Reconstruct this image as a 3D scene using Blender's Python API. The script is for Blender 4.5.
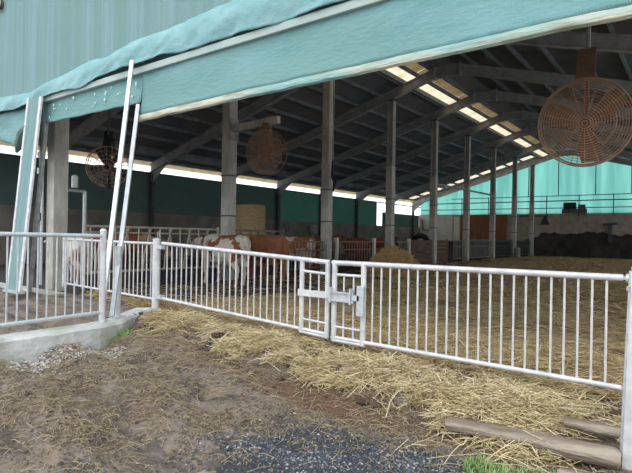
import bpy, bmesh, math, random
import numpy as np
from mathutils import Vector, Matrix, noise

# ------------------------------------------------------------------ scene, camera, light
S = bpy.context.scene
for o in list(bpy.data.objects): bpy.data.objects.remove(o)
C = S.collection
EYE = 1.35
yaw, roll = math.radians(36.9), math.radians(1.0)
fw = Vector((-math.sin(yaw), math.cos(yaw), 0)); R0 = Vector((math.cos(yaw), math.sin(yaw), 0)); U0 = Vector((0, 0, 1))
Rt = math.cos(roll)*R0 + math.sin(roll)*U0; Up = -math.sin(roll)*R0 + math.cos(roll)*U0
cam = bpy.data.objects.new('camera', bpy.data.cameras.new('camera')); C.objects.link(cam)
M3 = Matrix((Rt, Up, -fw)).transposed(); cam.matrix_world = Matrix.Translation((0, 0, EYE)) @ M3.to_4x4()
cam.data.sensor_width = 36; cam.data.lens = 36*510/632; cam.data.clip_end = 500; cam.data.clip_start = .05
S.camera = cam
W = bpy.data.worlds.new('overcast_sky'); S.world = W; W.use_nodes = True
nt = W.node_tree; nt.nodes.clear()
bg = nt.nodes.new('ShaderNodeBackground'); wo = nt.nodes.new('ShaderNodeOutputWorld')
bg.inputs[0].default_value = (0.90, 0.96, 1.0, 1); bg.inputs[1].default_value = 1.45
nt.links.new(bg.outputs[0], wo.inputs[0])
sun = bpy.data.objects.new('sun', bpy.data.lights.new('sun', 'SUN')); C.objects.link(sun)
sun.data.energy = 0.7; sun.data.angle = math.radians(35); sun.data.color = (1, .97, .92)
sun.rotation_euler = (math.radians(42), 0, math.radians(18))
S.view_settings.view_transform = 'Standard'; S.view_settings.look = 'None'
S.view_settings.exposure = 0.45; S.view_settings.gamma = 1

# ------------------------------------------------------------------ helpers
def tag(o, label=None, cat=None, group=None, kind=None):
    if label: o['label'] = label
    if cat: o['category'] = cat
    if group: o['group'] = group
    if kind: o['kind'] = kind
    return o
def thing(name, label, cat, loc=(0, 0, 0), rz=0, group=None):
    o = bpy.data.objects.new(name, None); C.objects.link(o); o.location = loc; o.rotation_euler = (0, 0, rz)
    o.empty_display_size = .1
    return tag(o, label, cat, group)
class MB:
    def __init__(s): s.v = []; s.f = []
    def add(s, vs, fs):
        n = len(s.v); s.v += [tuple(v) for v in vs]; s.f += [tuple(i+n for i in f) for f in fs]; return s
    def box(s, a, b):
        x0, y0, z0 = a; x1, y1, z1 = b
        return s.add([(x0,y0,z0),(x1,y0,z0),(x1,y1,z0),(x0,y1,z0),(x0,y0,z1),(x1,y0,z1),(x1,y1,z1),(x0,y1,z1)],
            [(0,3,2,1),(4,5,6,7),(0,1,5,4),(1,2,6,5),(2,3,7,6),(3,0,4,7)])
    def bar(s, p, q, w, h, up=(0, 0, 1)):          # box section between two points
        p, q = Vector(p), Vector(q); d = (q-p).normalized(); u = Vector(up)
        if abs(d.dot(u)) > .98: u = Vector((0, 1, 0))
        r = d.cross(u).normalized(); u = r.cross(d)
        vs = [c + r*a*w/2 + u*b*h/2 for c in (p, q) for a, b in ((-1,-1),(1,-1),(1,1),(-1,1))]
        return s.add(vs, [(0,1,2,3),(7,6,5,4),(0,4,5,1),(1,5,6,2),(2,6,7,3),(3,7,4,0)])
    def tube(s, pts, r, n=8, cap=True):
        pts = [Vector(p) for p in pts]; rings = []; u = None
        for i, p in enumerate(pts):
            d = (pts[min(i+1, len(pts)-1)] - pts[max(i-1, 0)]).normalized()
            if u is None:
                u = Vector((0, 0, 1)) if abs(d.z) < .9 else Vector((1, 0, 0))
            a = d.cross(u).normalized(); u = a.cross(d).normalized()
            rr = r[i] if isinstance(r, (list, tuple)) else r
            rings.append([p + (a*math.cos(t) + u*math.sin(t))*rr for t in [2*math.pi*k/n for k in range(n)]])
        vs = [v for g in rings for v in g]; fs = []
        for i in range(len(pts)-1):
            for k in range(n): fs.append((i*n+k, i*n+(k+1) % n, (i+1)*n+(k+1) % n, (i+1)*n+k))
        if cap: fs += [tuple(range(n))[::-1], tuple(range((len(pts)-1)*n, len(pts)*n))]
        return s.add(vs, fs)
    def ring(s, c, ax, ay, R, r, n=36, m=5):        # torus
        c, ax, ay = Vector(c), Vector(ax), Vector(ay); az = ax.cross(ay); vs = []; fs = []
        for i in range(n):
            t = 2*math.pi*i/n; d = ax*math.cos(t)+ay*math.sin(t)
            for k in range(m):
                q = 2*math.pi*k/m; vs.append(c + d*(R + r*math.cos(q)) + az*r*math.sin(q))
        for i in range(n):
            for k in range(m): fs.append((i*m+k, ((i+1) % n)*m+k, ((i+1) % n)*m+(k+1) % m, i*m+(k+1) % m))
        return s.add(vs, fs)
    def prism(s, poly, y0, y1):                     # polygon in xz pulled along y
        n = len(poly)
        return s.add([(x, y0, z) for x, z in poly]+[(x, y1, z) for x, z in poly],
            [tuple(range(n)), tuple(range(2*n-1, n-1, -1))]+[(i, i+n, (i+1) % n+n, (i+1) % n) for i in range(n)])
    def mesh(s, name, mat, smooth=False):
        me = bpy.data.meshes.new(name); me.from_pydata(s.v, [], s.f); me.materials.append(mat)
        bm = bmesh.new(); bm.from_mesh(me); bmesh.ops.recalc_face_normals(bm, faces=bm.faces); bm.to_mesh(me); bm.free()
        if smooth:
            me.polygons.foreach_set('use_smooth', [True]*len(me.polygons))
            try: me.set_sharp_from_angle(angle=math.radians(40))
            except Exception: pass
        return me
    def build(s, name, mat, parent=None, smooth=False, bevel=0):
        o = bpy.data.objects.new(name, s.mesh(name, mat, smooth)); C.objects.link(o)
        if parent is not None: o.parent = parent
        if bevel:
            b = o.modifiers.new('bevel', 'BEVEL'); b.width = bevel; b.segments = 2; b.limit_method = 'ANGLE'
        return o
def copy_tree(o, parent=None):
    c = o.copy(); C.objects.link(c)
    if parent is not None: c.parent = parent
    for ch in [k for k in bpy.data.objects if k.parent == o]: copy_tree(ch, c)
    return c
def sm(t): t = max(0, min(1, t)); return t*t*(3-2*t)

# ------------------------------------------------------------------ materials
def mat(name, c1, c2=None, scale=4, rough=.8, metal=0, bump=0, bscale=None, stretch=(1, 1, 1), trans=0, lo=.35, hi=.65, c3=None, s3=.6, ribs=None, spec=.3, detail=6):
    m = bpy.data.materials.new(name); m.use_nodes = True; t = m.node_tree; N = t.nodes; L = t.links
    b = N['Principled BSDF']; b.inputs['Roughness'].default_value = rough; b.inputs['Metallic'].default_value = metal
    b.inputs['Specular IOR Level'].default_value = spec
    tc = N.new('ShaderNodeTexCoord'); mp = N.new('ShaderNodeMapping'); mp.inputs['Scale'].default_value = stretch
    L.new(tc.outputs['Object'], mp.inputs[0])
    col = None
    def nz(sc, det=detail):
        n = N.new('ShaderNodeTexNoise'); n.inputs['Scale'].default_value = sc; n.inputs['Detail'].default_value = det
        L.new(mp.outputs[0], n.inputs['Vector']); return n.outputs['Fac']
    def ramp(f, a, z):
        r = N.new('ShaderNodeMapRange'); r.inputs[1].default_value = a; r.inputs[2].default_value = z; L.new(f, r.inputs[0]); return r.outputs[0]
    def mix(f, A, B):
        x = N.new('ShaderNodeMix'); x.data_type = 'RGBA'; L.new(f, x.inputs[0])
        for i, q in ((6, A), (7, B)):
            if isinstance(q, tuple): x.inputs[i].default_value = (*q, 1)
            else: L.new(q, x.inputs[i])
        return x.outputs[2]
    col = c1
    if c2: col = mix(ramp(nz(scale), lo, hi), c1, c2)
    if c3: col = mix(ramp(nz(s3, 4), .45, .62), col, c3)
    if isinstance(col, tuple): b.inputs['Base Color'].default_value = (*col, 1)
    else: L.new(col, b.inputs['Base Color'])
    h = None
    if bump:
        bp = N.new('ShaderNodeBump'); bp.inputs['Strength'].default_value = min(1, bump); bp.inputs['Distance'].default_value = .03
        L.new(nz(bscale or scale*3), bp.inputs['Height']); L.new(bp.outputs[0], b.inputs['Normal']); h = bp
    if ribs:                                        # fine vertical or horizontal corrugation
        w = N.new('ShaderNodeTexWave'); w.bands_direction = ribs[1]; w.inputs['Scale'].default_value = ribs[0]; w.inputs['Distortion'].default_value = ribs[3] if len(ribs) > 3 else .3
        L.new(tc.outputs['Object'], w.inputs[0]); bp = N.new('ShaderNodeBump'); bp.inputs['Strength'].default_value = ribs[2]; bp.inputs['Distance'].default_value = .03
        L.new(w.outputs['Fac'], bp.inputs['Height'])
        if h: L.new(h.outputs[0], bp.inputs['Normal'])
        L.new(bp.outputs[0], b.inputs['Normal'])
    if trans:
        tr = N.new('ShaderNodeBsdfTranslucent')
        if isinstance(col, tuple): tr.inputs[0].default_value = (*col, 1)
        else: L.new(col, tr.inputs[0])
        ms = N.new('ShaderNodeMixShader'); ms.inputs[0].default_value = trans
        L.new(b.outputs[0], ms.inputs[1]); L.new(tr.outputs[0], ms.inputs[2]); L.new(ms.outputs[0], N['Material Output'].inputs[0])
    return m
galv = mat('galvanised_steel', (.62, .65, .69), (.50, .53, .57), 14, rough=.42, metal=.35, bump=.1, spec=.5)
galv_white = mat('pale_galvanised_steel', (.70, .70, .72), (.54, .54, .56), 9, rough=.45, metal=.15, spec=.5)
galv_dull = mat('dull_galvanised_steel', (.36, .37, .37), (.24, .23, .21), 6, rough=.6, metal=.3)
feed_m = mat('worn_headlock_steel', (.56, .52, .44), (.42, .38, .31), 6, rough=.7, metal=.1)
rail_brown = mat('rusty_fence_steel', (.26, .17, .12), (.30, .27, .24), 6, rough=.8)
dark_steel = mat('dark_painted_steel', (.075, .085, .09), (.12, .12, .12), 3, rough=.7)
rafter_m = mat('grey_weathered_steel', (.42, .42, .43), (.30, .30, .31), 2.5, rough=.75, bump=.15)
purlin_m = mat('purlin_steel', (.20, .215, .235), (.14, .15, .16), 3, rough=.8)
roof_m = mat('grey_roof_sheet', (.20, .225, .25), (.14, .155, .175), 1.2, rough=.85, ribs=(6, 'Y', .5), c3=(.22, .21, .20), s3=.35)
conc = mat('column_concrete', (.66, .63, .58), (.50, .48, .44), 7, rough=.9, bump=.3, stretch=(1, 1, .5), c3=(.40, .38, .34), s3=1.4)
conc_wall = mat('wall_concrete', (.46, .39, .34), (.34, .29, .25), 2, rough=.95, bump=.2)
conc_left = mat('dirty_side_wall', (.30, .27, .24), (.20, .18, .16), 1.2, rough=.95, bump=.2)
conc_kerb = mat('kerb_concrete', (.60, .60, .59), (.46, .47, .46), 5, rough=.95, bump=.6, bscale=14, c3=(.36, .38, .32), s3=2)
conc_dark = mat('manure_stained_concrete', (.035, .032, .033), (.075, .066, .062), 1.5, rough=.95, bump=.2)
white_wall = mat('whitewashed_wall', (.80, .77, .71), (.68, .64, .58), 1, rough=.95)
orange_board = mat('orange_brown_boards', (.34, .14, .075), (.22, .10, .06), 2, rough=.9, stretch=(4, 1, .4))
brown_board = mat('weathered_brown_boards', (.20, .12, .09), (.12, .08, .065), 3, rough=.9, stretch=(1, .3, 3), bump=.3)
green_sheet = mat('green_mesh_facade', (.28, .47, .49), (.36, .56, .60), 2.6, rough=.75, stretch=(9, 1, .2), ribs=(30, 'X', .6, .6), bump=.25, bscale=60, c3=(.27, .47, .45), s3=.4, trans=.12)
green_tarp = mat('green_tarpaulin', (.19, .39, .42), (.28, .49, .52), 2.5, rough=.6, bump=.35, bscale=22, stretch=(1, 1, 1.5), ribs=(13, 'X', .2, 2), spec=.4, trans=.08)
green_curtain = mat('green_curtain_cloth', (.16, .345, .355), (.22, .41, .43), 1.8, rough=.7, bump=.45, bscale=14, stretch=(.6, 1, 1.6), ribs=(15, 'X', .25, 3), trans=.10, c3=(.20, .37, .365), s3=1)
hem_m = mat('dirty_hem', (.56, .56, .47), (.28, .26, .19), 2.5, rough=.85, bump=.6, bscale=12, stretch=(.8, 1, 5), lo=.45, hi=.68, c3=(.24, .44, .43), s3=.9)
cream = mat('cream_panel', (.36, .46, .44), (.44, .52, .50), 2, rough=.6)
cyan_sheet = mat('translucent_cyan_sheet', (.41, .67, .62), (.47, .73, .68), .9, rough=.6, trans=.85, stretch=(3, 1, .3), c3=(.36, .61, .57), s3=.5)
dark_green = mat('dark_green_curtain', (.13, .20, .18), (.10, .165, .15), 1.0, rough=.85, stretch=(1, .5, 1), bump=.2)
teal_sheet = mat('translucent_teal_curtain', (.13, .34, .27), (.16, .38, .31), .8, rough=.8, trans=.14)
cream_light = mat('translucent_roof_light', (.86, .80, .68), (.74, .66, .54), 2, rough=.6, trans=.9)
eave_light = mat('eave_light_sheet', (.80, .72, .58), (.70, .62, .48), 2, rough=.6, trans=.9)
tan_light = mat('dirty_roof_light', (.46, .38, .27), (.36, .29, .20), 2, rough=.7, trans=.8)
rust = mat('rusty_fan_steel', (.33, .16, .09), (.24, .13, .085), 9, rough=.85)
rust2 = mat('faded_fan_wire', (.50, .33, .25), (.36, .23, .17), 9, rough=.85)
black = mat('black_rubber', (.03, .03, .032), rough=.7)
wood_m = mat('weathered_log', (.27, .21, .165), (.12, .085, .062), 4, rough=.95, bump=1, bscale=9, stretch=(.5, 4, 4), c3=(.38, .32, .26), s3=1.5)
bale_m = mat('pressed_hay', (.66, .50, .28), (.50, .37, .20), 6, rough=1, bump=1, bscale=20, stretch=(1, 1, 6))
spot_m = mat('old_white_paint', (.55, .66, .64), rough=.8)
white_p = mat('white_plastic', (.8, .8, .8), rough=.4)
hoof_m = mat('hoof', (.06, .05, .045), rough=.6)
eye_m = mat('cow_eye', (.01, .01, .01), rough=.15)
def island_mat(name, cols, rough=.85, trans=0):
    m = bpy.data.materials.new(name); m.use_nodes = True; N = m.node_tree.nodes; L = m.node_tree.links
    b = N['Principled BSDF']; b.inputs['Roughness'].default_value = rough; b.inputs['Specular IOR Level'].default_value = .25
    g = N.new('ShaderNodeNewGeometry'); r = N.new('ShaderNodeValToRGB'); L.new(g.outputs['Random Per Island'], r.inputs[0])
    for i, c in enumerate(cols):
        e = r.color_ramp.elements[i] if i < 2 else r.color_ramp.elements.new(i/(len(cols)-1))
    for i, c in enumerate(cols):
        r.color_ramp.elements[i].position = i/(len(cols)-1); r.color_ramp.elements[i].color = (*c, 1)
    L.new(r.outputs[0], b.inputs['Base Color']); return m
straw_gold = island_mat('golden_straw', [(.22, .15, .08), (.62, .49, .26), (.84, .73, .46), (.36, .26, .13), (.95, .86, .60)])
straw_orange = island_mat('fresh_orange_straw', [(.50, .30, .13), (.85, .60, .28), (.95, .74, .42), (.70, .46, .21)])
straw_old = island_mat('trampled_straw', [(.30, .21, .11), (.56, .43, .23), (.72, .57, .33), (.42, .31, .17), (.80, .66, .42)])
straw_mud = island_mat('muddy_straw', [(.16, .12, .08), (.32, .25, .165), (.50, .41, .27), (.22, .165, .11)])
gravel_m = island_mat('dark_gravel', [(.04, .045, .055), (.06, .065, .08), (.12, .13, .15), (.04, .045, .055), (.40, .41, .43)], rough=.5)
pebble_m = island_mat('pale_gravel', [(.30, .29, .28), (.50, .49, .48), (.62, .61, .60), (.36, .33, .31)])
clod_m = island_mat('mud_clods', [(.07, .052, .04), (.14, .10, .075), (.22, .17, .125), (.10, .075, .055)])
lump_m = island_mat('manure', [(.06, .042, .032), (.10, .072, .055), (.15, .11, .085)])
grass_m = island_mat('grass_blades', [(.14, .24, .07), (.24, .36, .12), (.34, .44, .20), (.20, .30, .10)])

# ground colour: vertex mask (R gravel, G straw-coloured dirt, B rusty wet mud) mixed with noise
def ground_mat():
    m = bpy.data.materials.new('muddy_ground'); m.use_nodes = True; N = m.node_tree.nodes; L = m.node_tree.links
    b = N['Principled BSDF']; b.inputs['Roughness'].default_value = .9
    tc = N.new('ShaderNodeTexCoord'); at = N.new('ShaderNodeAttribute'); at.attribute_name = 'soil'
    sp = N.new('ShaderNodeSeparateColor'); L.new(at.outputs['Color'], sp.inputs[0])
    def nz(sc, d=8):
        n = N.new('ShaderNodeTexNoise'); n.inputs['Scale'].default_value = sc; n.inputs['Detail'].default_value = d; L.new(tc.outputs['Object'], n.inputs['Vector']); return n.outputs['Fac']
    def mr(f, a, z):
        r = N.new('ShaderNodeMapRange'); r.inputs[1].default_value = a; r.inputs[2].default_value = z; L.new(f, r.inputs[0]); return r.outputs[0]
    def mix(f, A, B):
        x = N.new('ShaderNodeMix'); x.data_type = 'RGBA'; L.new(f, x.inputs[0])
        for i, q in ((6, A), (7, B)):
            if isinstance(q, tuple): x.inputs[i].default_value = (*q, 1)
            else: L.new(q, x.inputs[i])
        return x.outputs[2]
    def add(a, f2, k):
        x = N.new('ShaderNodeMath'); x.operation = 'MULTIPLY_ADD'; L.new(f2, x.inputs[0]); x.inputs[1].default_value = k; L.new(a, x.inputs[2]); return x.outputs[0]
    n1 = nz(5); n2 = nz(1.7, 5); n3 = nz(40, 4)
    base = mix(mr(n1, .38, .62), (.115, .090, .074), (.225, .178, .145))
    base = mix(mr(n3, .45, .7), base, (.25, .20, .16))
    ms = N.new('ShaderNodeMapping'); ms.inputs['Scale'].default_value = (1.1, 3.6, 1); ms.inputs['Rotation'].default_value = (0, 0, .25); L.new(tc.outputs['Object'], ms.inputs[0])
    wn = N.new('ShaderNodeTexNoise'); wn.inputs['Scale'].default_value = 1.5; wn.inputs['Detail'].default_value = 9; wn.inputs['Roughness'].default_value = .65; L.new(ms.outputs[0], wn.inputs['Vector'])
    base = mix(mr(wn.outputs['Fac'], .50, .60), base, (.082, .064, .056))
    tn = nz(3.1, 9); base = mix(mr(tn, .55, .68), base, (.23, .175, .125))
    base = mix(mr(add(sp.outputs[1], n1, .9), .75, 1.15), base, (.30, .235, .15))
    base = mix(mr(add(sp.outputs[2], n2, .8), .85, 1.2), base, (.15, .085, .052))
    base = mix(mr(add(add(sp.outputs[0], n1, .8), n3, .5), 1.02, 1.22), base, (.045, .05, .06))
    L.new(base, b.inputs['Base Color'])
    bp = N.new('ShaderNodeBump'); bp.inputs['Strength'].default_value = 1; bp.inputs['Distance'].default_value = .05
    L.new(nz(26), bp.inputs['Height']); L.new(bp.outputs[0], b.inputs['Normal'])
    rr = N.new('ShaderNodeMapRange'); L.new(n2, rr.inputs[0]); rr.inputs[1].default_value = .35; rr.inputs[2].default_value = .6; rr.inputs[3].default_value = .55; rr.inputs[4].default_value = .95
    L.new(rr.outputs[0], b.inputs['Roughness']); return m
ground_m = ground_mat()
floor_m = mat('straw_bedding', (.40, .30, .17), (.24, .17, .10), 1.6, rough=1, bump=1, bscale=12, c3=(.46, .35, .20), s3=.5)

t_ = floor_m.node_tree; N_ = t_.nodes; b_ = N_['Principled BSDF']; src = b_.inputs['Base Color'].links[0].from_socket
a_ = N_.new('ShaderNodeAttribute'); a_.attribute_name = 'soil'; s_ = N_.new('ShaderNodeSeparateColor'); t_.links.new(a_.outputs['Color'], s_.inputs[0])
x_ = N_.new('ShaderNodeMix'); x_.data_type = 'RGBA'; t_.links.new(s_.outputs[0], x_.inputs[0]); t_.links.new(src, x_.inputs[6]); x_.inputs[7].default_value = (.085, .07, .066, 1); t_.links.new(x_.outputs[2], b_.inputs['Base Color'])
# ------------------------------------------------------------------ ground and barn floor
def nf(x, y, s, k=0): return noise.noise(Vector((x*s, y*s, k)))
def gz(x, y):
    L = -x
    base = -.22 + .20*sm((L-2)/3.5)
    gate = -.03 + .17*sm((L-1)/6)
    z = base + (gate-base)*sm((y-3.75)/1.15) if y < 4.9 else gate
    if y > 4.9: z += (0-gate)*sm((y-4.9)/1.5)
    if -7.3 < x < 0:                                        # straw pushed up against the gate
        z += .10*math.exp(-((y-4.25)/.32)**2)*(.6+1.2*nf(x, y, 1.8, 3)) * sm((x+7.2)/.5) + (.05*nf(x, y, 4.5, 12)+.02*nf(x, y, 12, 13))*math.exp(-((y-4.3)/.5)**2)
    z += (.035*nf(x, y, 1.4) + .018*nf(x, y, 5, 1)) * (1 if y < 5 else .8)
    if y < 4.3 and L > 2.0:                                 # tractor ruts running across the mud
        w = sm((L-2.0)/.8)*sm((4.3-y)/.6)
        q = (y - 1.6) - (x+3.9)*(-.15) ; q = (x+3.9)*.35*0 + q
        z += w*(.06*math.sin(q*7.2+1.2*nf(x, y, .8, 5)) + .035*nf(x*1.2, y*2.6, 4, 6) + .03*nf(x, y, 9, 7) + .02*nf(x, y, 20, 8))
    return z
def masks(x, y):
    L = -x
    g = math.exp(-(((x+1.75)/1.05)**2 + ((y-2.75)/.85)**2)**2)
    if y < 1.8: g = max(g, .2)
    s = (.15*sm((y-3.8)/.5) + .35*sm((L-3.2)/1.5)*(.5+nf(x, y, .9, 9)))*sm((x+6.2)/.4)
    r = math.exp(-(((x+2.7)/1.5)**2+((y-3.85)/.40)**2))
    return g, min(1, s), r
def axis(segs):
    out = []
    for a, b, d in segs:
        n = max(1, int(round((b-a)/d))); out += [a+(b-a)*i/n for i in range(n)]
    return out + [segs[-1][1]]
def grid(name, xs, ys, mt, fz, col=False):
    v = [(x, y, fz(x, y)) for y in ys for x in xs]; nx = len(xs)
    f = [(j*nx+i, j*nx+i+1, (j+1)*nx+i+1, (j+1)*nx+i) for j in range(len(ys)-1) for i in range(nx-1)]
    me = bpy.data.meshes.new(name); me.from_pydata(v, [], f); me.materials.append(mt)
    me.polygons.foreach_set('use_smooth', [True]*len(f))
    if col:
        a = me.color_attributes.new('soil', 'FLOAT_COLOR', 'POINT')
        for i, p in enumerate(v): a.data[i].color = (*(masks if col is True else col)(p[0], p[1]), 1)
    o = bpy.data.objects.new(name, me); C.objects.link(o); o['kind'] = 'structure'; return o
grid('ground', axis([(-90, -14, 6), (-14, -7.4, .12), (-7.4, .6, .03), (.6, 6, .3), (6, 60, 6)]),
     axis([(-60, -2, 4), (-2, .9, .2), (.9, 5.3, .03)]), ground_m, gz, True)
def manure(x, y):  # dark manure, with the shade behind the cattle painted in
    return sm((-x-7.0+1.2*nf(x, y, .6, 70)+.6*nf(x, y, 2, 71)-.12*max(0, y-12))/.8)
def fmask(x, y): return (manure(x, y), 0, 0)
def fz(x, y):
    z = gz(x, y) if y < 6.4 else .03*nf(x, y, 1.4)
    if x < -11.0: return z*.2
    far = sm((y-7)/6)
    z += far*(.07*nf(x, y, .5, 2) + .04*nf(x, y, 2, 4))
    return z
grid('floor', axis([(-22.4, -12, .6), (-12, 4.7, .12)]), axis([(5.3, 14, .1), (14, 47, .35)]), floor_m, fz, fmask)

# ------------------------------------------------------------------ barn shell
FR = [5.55, 10.65, 15.7, 20.65, 25.4, 30.2, 35.1, 40.2, 45.3]
def under(x): return 8.42 - .29*abs(x+8.65)          # underside of the rafters
def st(o): o['kind'] = 'structure'; return o
Y0, Y1 = 4.85, 47.25
def roof_slab(x0, x1, name='ceiling', y0=Y0-.15, y1=Y1):
    z = lambda x: under(x)+.62
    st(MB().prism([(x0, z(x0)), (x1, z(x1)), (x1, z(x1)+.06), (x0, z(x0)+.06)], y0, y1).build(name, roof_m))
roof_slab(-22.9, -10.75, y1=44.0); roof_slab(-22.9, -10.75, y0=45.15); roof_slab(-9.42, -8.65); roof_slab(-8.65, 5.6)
zr = lambda x: under(x)+.64
st(MB().prism([(-22.9, zr(-22.9)), (-10.76, zr(-10.76)), (-10.76, zr(-10.76)+.02), (-22.9, zr(-22.9)+.02)], 44.0, 45.15).build('window_20', cream_light))  # added translucent strip standing in for bright sky gaps at the back gable
k = 0
edges = [Y0-.15]+FR[1:]+[Y1]
for i in range(len(edges)-1):                          # roof lights, one window strip per bay
    k += 1; a, b = edges[i]+.03, edges[i+1]-.03
    z = lambda x: under(x)+.66
    w = st(MB().prism([(-10.75, z(-10.75)), (-10.06, z(-10.06)), (-10.06, z(-10.06)+.02), (-10.75, z(-10.75)+.02)], a, b).build('window_%d' % k, cream_light))
    MB().prism([(-10.05, z(-10.05)), (-9.42, z(-9.42)), (-9.42, z(-9.42)+.02), (-10.05, z(-10.05)+.02)], a, b).build('dirty_pane', tan_light, w)
xw = -22.4
st(MB().box((xw-.2, Y0, -.3), (xw, Y1, 2.4)).build('wall_left', conc_left))
st(MB().box((4.9, Y0, -.3), (5.1, Y1, .9)).build('wall_right', conc_wall))  # unseen right side, kept low and left open to light the interior
st(MB().box((-22.6, 47.0, -.3), (5.1, 47.2, 3.65)).build('wall_back', conc_wall))
# far gable sheet
zf = lambda x: under(x)+.34
st(MB().prism([(-22.3, 3.65), (-22.3, zf(-22.3)), (-8.65, zf(-8.65)), (5, zf(5)), (5, 3.65)], 46.98, 47.0).build('wall_gable', cyan_sheet))
# front gable facade
zt = lambda x: under(x)+.6
st(MB().prism([(-22.6, 4.05), (-22.6, zt(-22.6)), (-8.65, zt(-8.65)), (5.3, zt(5.3)), (5.3, 4.05)], 4.86, 4.9).build('wall_front', green_sheet))
# long curtains on the left wall
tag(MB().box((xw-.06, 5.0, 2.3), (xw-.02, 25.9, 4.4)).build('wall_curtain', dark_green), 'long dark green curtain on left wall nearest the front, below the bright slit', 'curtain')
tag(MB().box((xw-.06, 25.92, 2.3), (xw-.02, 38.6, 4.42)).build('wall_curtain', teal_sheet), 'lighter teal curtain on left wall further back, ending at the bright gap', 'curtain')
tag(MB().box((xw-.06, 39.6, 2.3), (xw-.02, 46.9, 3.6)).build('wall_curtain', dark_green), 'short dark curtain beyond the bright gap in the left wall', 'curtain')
for y in FR:
    o = MB().box((-.1, -.1, .9), (.1, .1, under(4.9)+.05)).build('side_post', conc); o.location = (5.0, y, 0)
    tag(o, 'concrete post of the unseen right side opened for light', 'post', 'posts along the unseen right side opened for light')
for a, b in ((.0, 0),):
    cr = MB().bar((xw+.1, 4.9, 4.42), (xw+.1, 47, 4.42), .08, .08).build('curtain_rail', dark_steel); tag(cr, 'thin dark rail along the top of the left wall curtain', 'rail')
# translucent verge sheet above the eave slit
tag(MB().box((xw+.2, 4.9, 4.98), (xw+.24, 47, 5.06)).build('eave_cable_tray', dark_steel), 'thin dark cable tray above the bright eave slit', 'cable tray')
st(MB().box((xw-.06, 4.85, 4.80), (xw-.04, 47, 5.04)).build('trim_4', eave_light))
st(MB().add([(xw-.9, 4.8, 4.72), (xw-.2, 4.8, 5.02), (xw-.2, 47.2, 5.02), (xw-.9, 47.2, 4.72)], [(0, 1, 2, 3)]).build('trim_1', cream_light))

frame_desc = ['at the front just inside the green curtain', 'over the bracket fan', 'over the white and brown cattle', 'over the straw mound',
    'over the brown board partition', 'over the grey pen gates', 'over the dark back pens', 'second from the cyan gable', 'right against the cyan gable']
for i, y in enumerate(FR):
    t = thing('roof_frame', 'grey steel roof frame spanning the barn ' + frame_desc[i], 'roof frame', (0, y, 0))
    def ib(xa, xb):
        m = MB(); za, zb = under(xa), under(xb)
        m.prism([(xa, za+.03), (xb, zb+.03), (xb, zb+.41), (xa, za+.41)], -.03, .03)
        m.prism([(xa, za), (xb, zb), (xb, zb+.035), (xa, za+.035)], -.11, .11)
        m.prism([(xa, za+.40), (xb, zb+.40), (xb, zb+.435), (xa, za+.435)], -.11, .11); return m
    ib(-22.35, -9.2).build('rafter', rafter_m, t); ib(-8.1, 4.95).build('rafter', rafter_m, t)
    m = MB(); z = under(-9.2)
    m.box((-9.2, -.03, z), (-8.1, .03, z+.45)).box((-9.2, -.11, z), (-8.1, .11, z+.035)).box((-9.2, -.11, z+.42), (-8.1, .11, z+.455))
    m.box((-9.24, -.13, z-.05), (-9.17, .13, z+.5)).box((-8.13, -.13, z-.05), (-8.06, .13, z+.5))
    m.build('apex_piece', rafter_m, t)
    m = MB(); z = under(-22.2)
    m.prism([(-22.35, z-.5), (-22.15, z-.5), (-21.2, z+.27), (-22.35, z+.02)], -.04, .04); m.build('haunch', rafter_m, t)
# purlins, one object each
px = -22.1; P = []
while px < 5: P.append(px); px += 1.12
for x in P:
    if -10.7 < x < -9.5 or abs(x+8.65) < .3: continue
    z = under(x)+.437
    o = MB().box((x-.035, Y0, z), (x+.035, Y1-.05, z+.17)).build('purlin', purlin_m)
    tag(o, 'long dark steel purlin running the length of the barn under the roof sheets', 'purlin', 'roof purlins')
for x in (-10.72, -10.06, -9.44):
    z = under(x)+.437
    tag(MB().box((x-.03, Y0, z), (x+.03, Y1-.05, z+.2)).build('purlin', purlin_m), 'dark purlin edging the pale roof light strip near the ridge', 'purlin', 'purlins beside the roof lights')
# columns
def col_part(y, x=-11.3):
    zc = under(x)
    return zc
cd = ['nearest the front, behind the left fence', 'carrying the side bracket of the rusty fan', 'with red-brown cattle backs at its foot, third from front',
      'standing left of the whitewashed wall, by the straw mound', 'above the brown board partition', 'above the grey barred pen gate', 'left of the cyan gable sheet',
      'against the cyan gable sheet, second from the back', 'last and smallest, nearest the back wall']
for i, y in enumerate(FR):
    yy = y; zc = under(-11.3)
    t = thing('barn_column', 'concrete barn column ' + cd[i], 'column', (-11.3, yy, 0))
    m = MB().box((-.16, -.16, -.1), (.16, .16, 4.6 if i > 2 else zc-.02)); m.build('shaft', conc, t, bevel=.012)
    if i > 2:
        MB().box((-.13, -.03, 4.6), (.13, .03, zc-.02)).box((-.15, -.13, 4.6), (-.11, .13, zc-.02)).box((.11, -.13, 4.6), (.15, .13, zc-.02)).build('steel_extension', rafter_m, t)
    MB().box((-.2, -.14, zc-.06), (.2, .14, zc-.005)).build('head_plate', dark_steel, t)
    if i > 0:
        m = MB()
        for zz in (1.9, 3.1): m.box((-.17, -.17, zz), (.17, .17, zz+.04))
        m.build('strap', dark_steel, t)
# wall posts
for i, y in enumerate(FR):
    m = MB().box((-.1, -.08, 0), (-.07, .08, 4.4)).box((.07, -.08, 0), (.1, .08, 4.4)).box((-.07, -.01, 0), (.07, .01, 4.4))
    o = m.build('wall_post', dark_steel); o.location = (-22.25, y, 0)
    tag(o, 'dark steel left wall post, roof frame ' + frame_desc[i], 'post', 'steel posts along the left wall')

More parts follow.
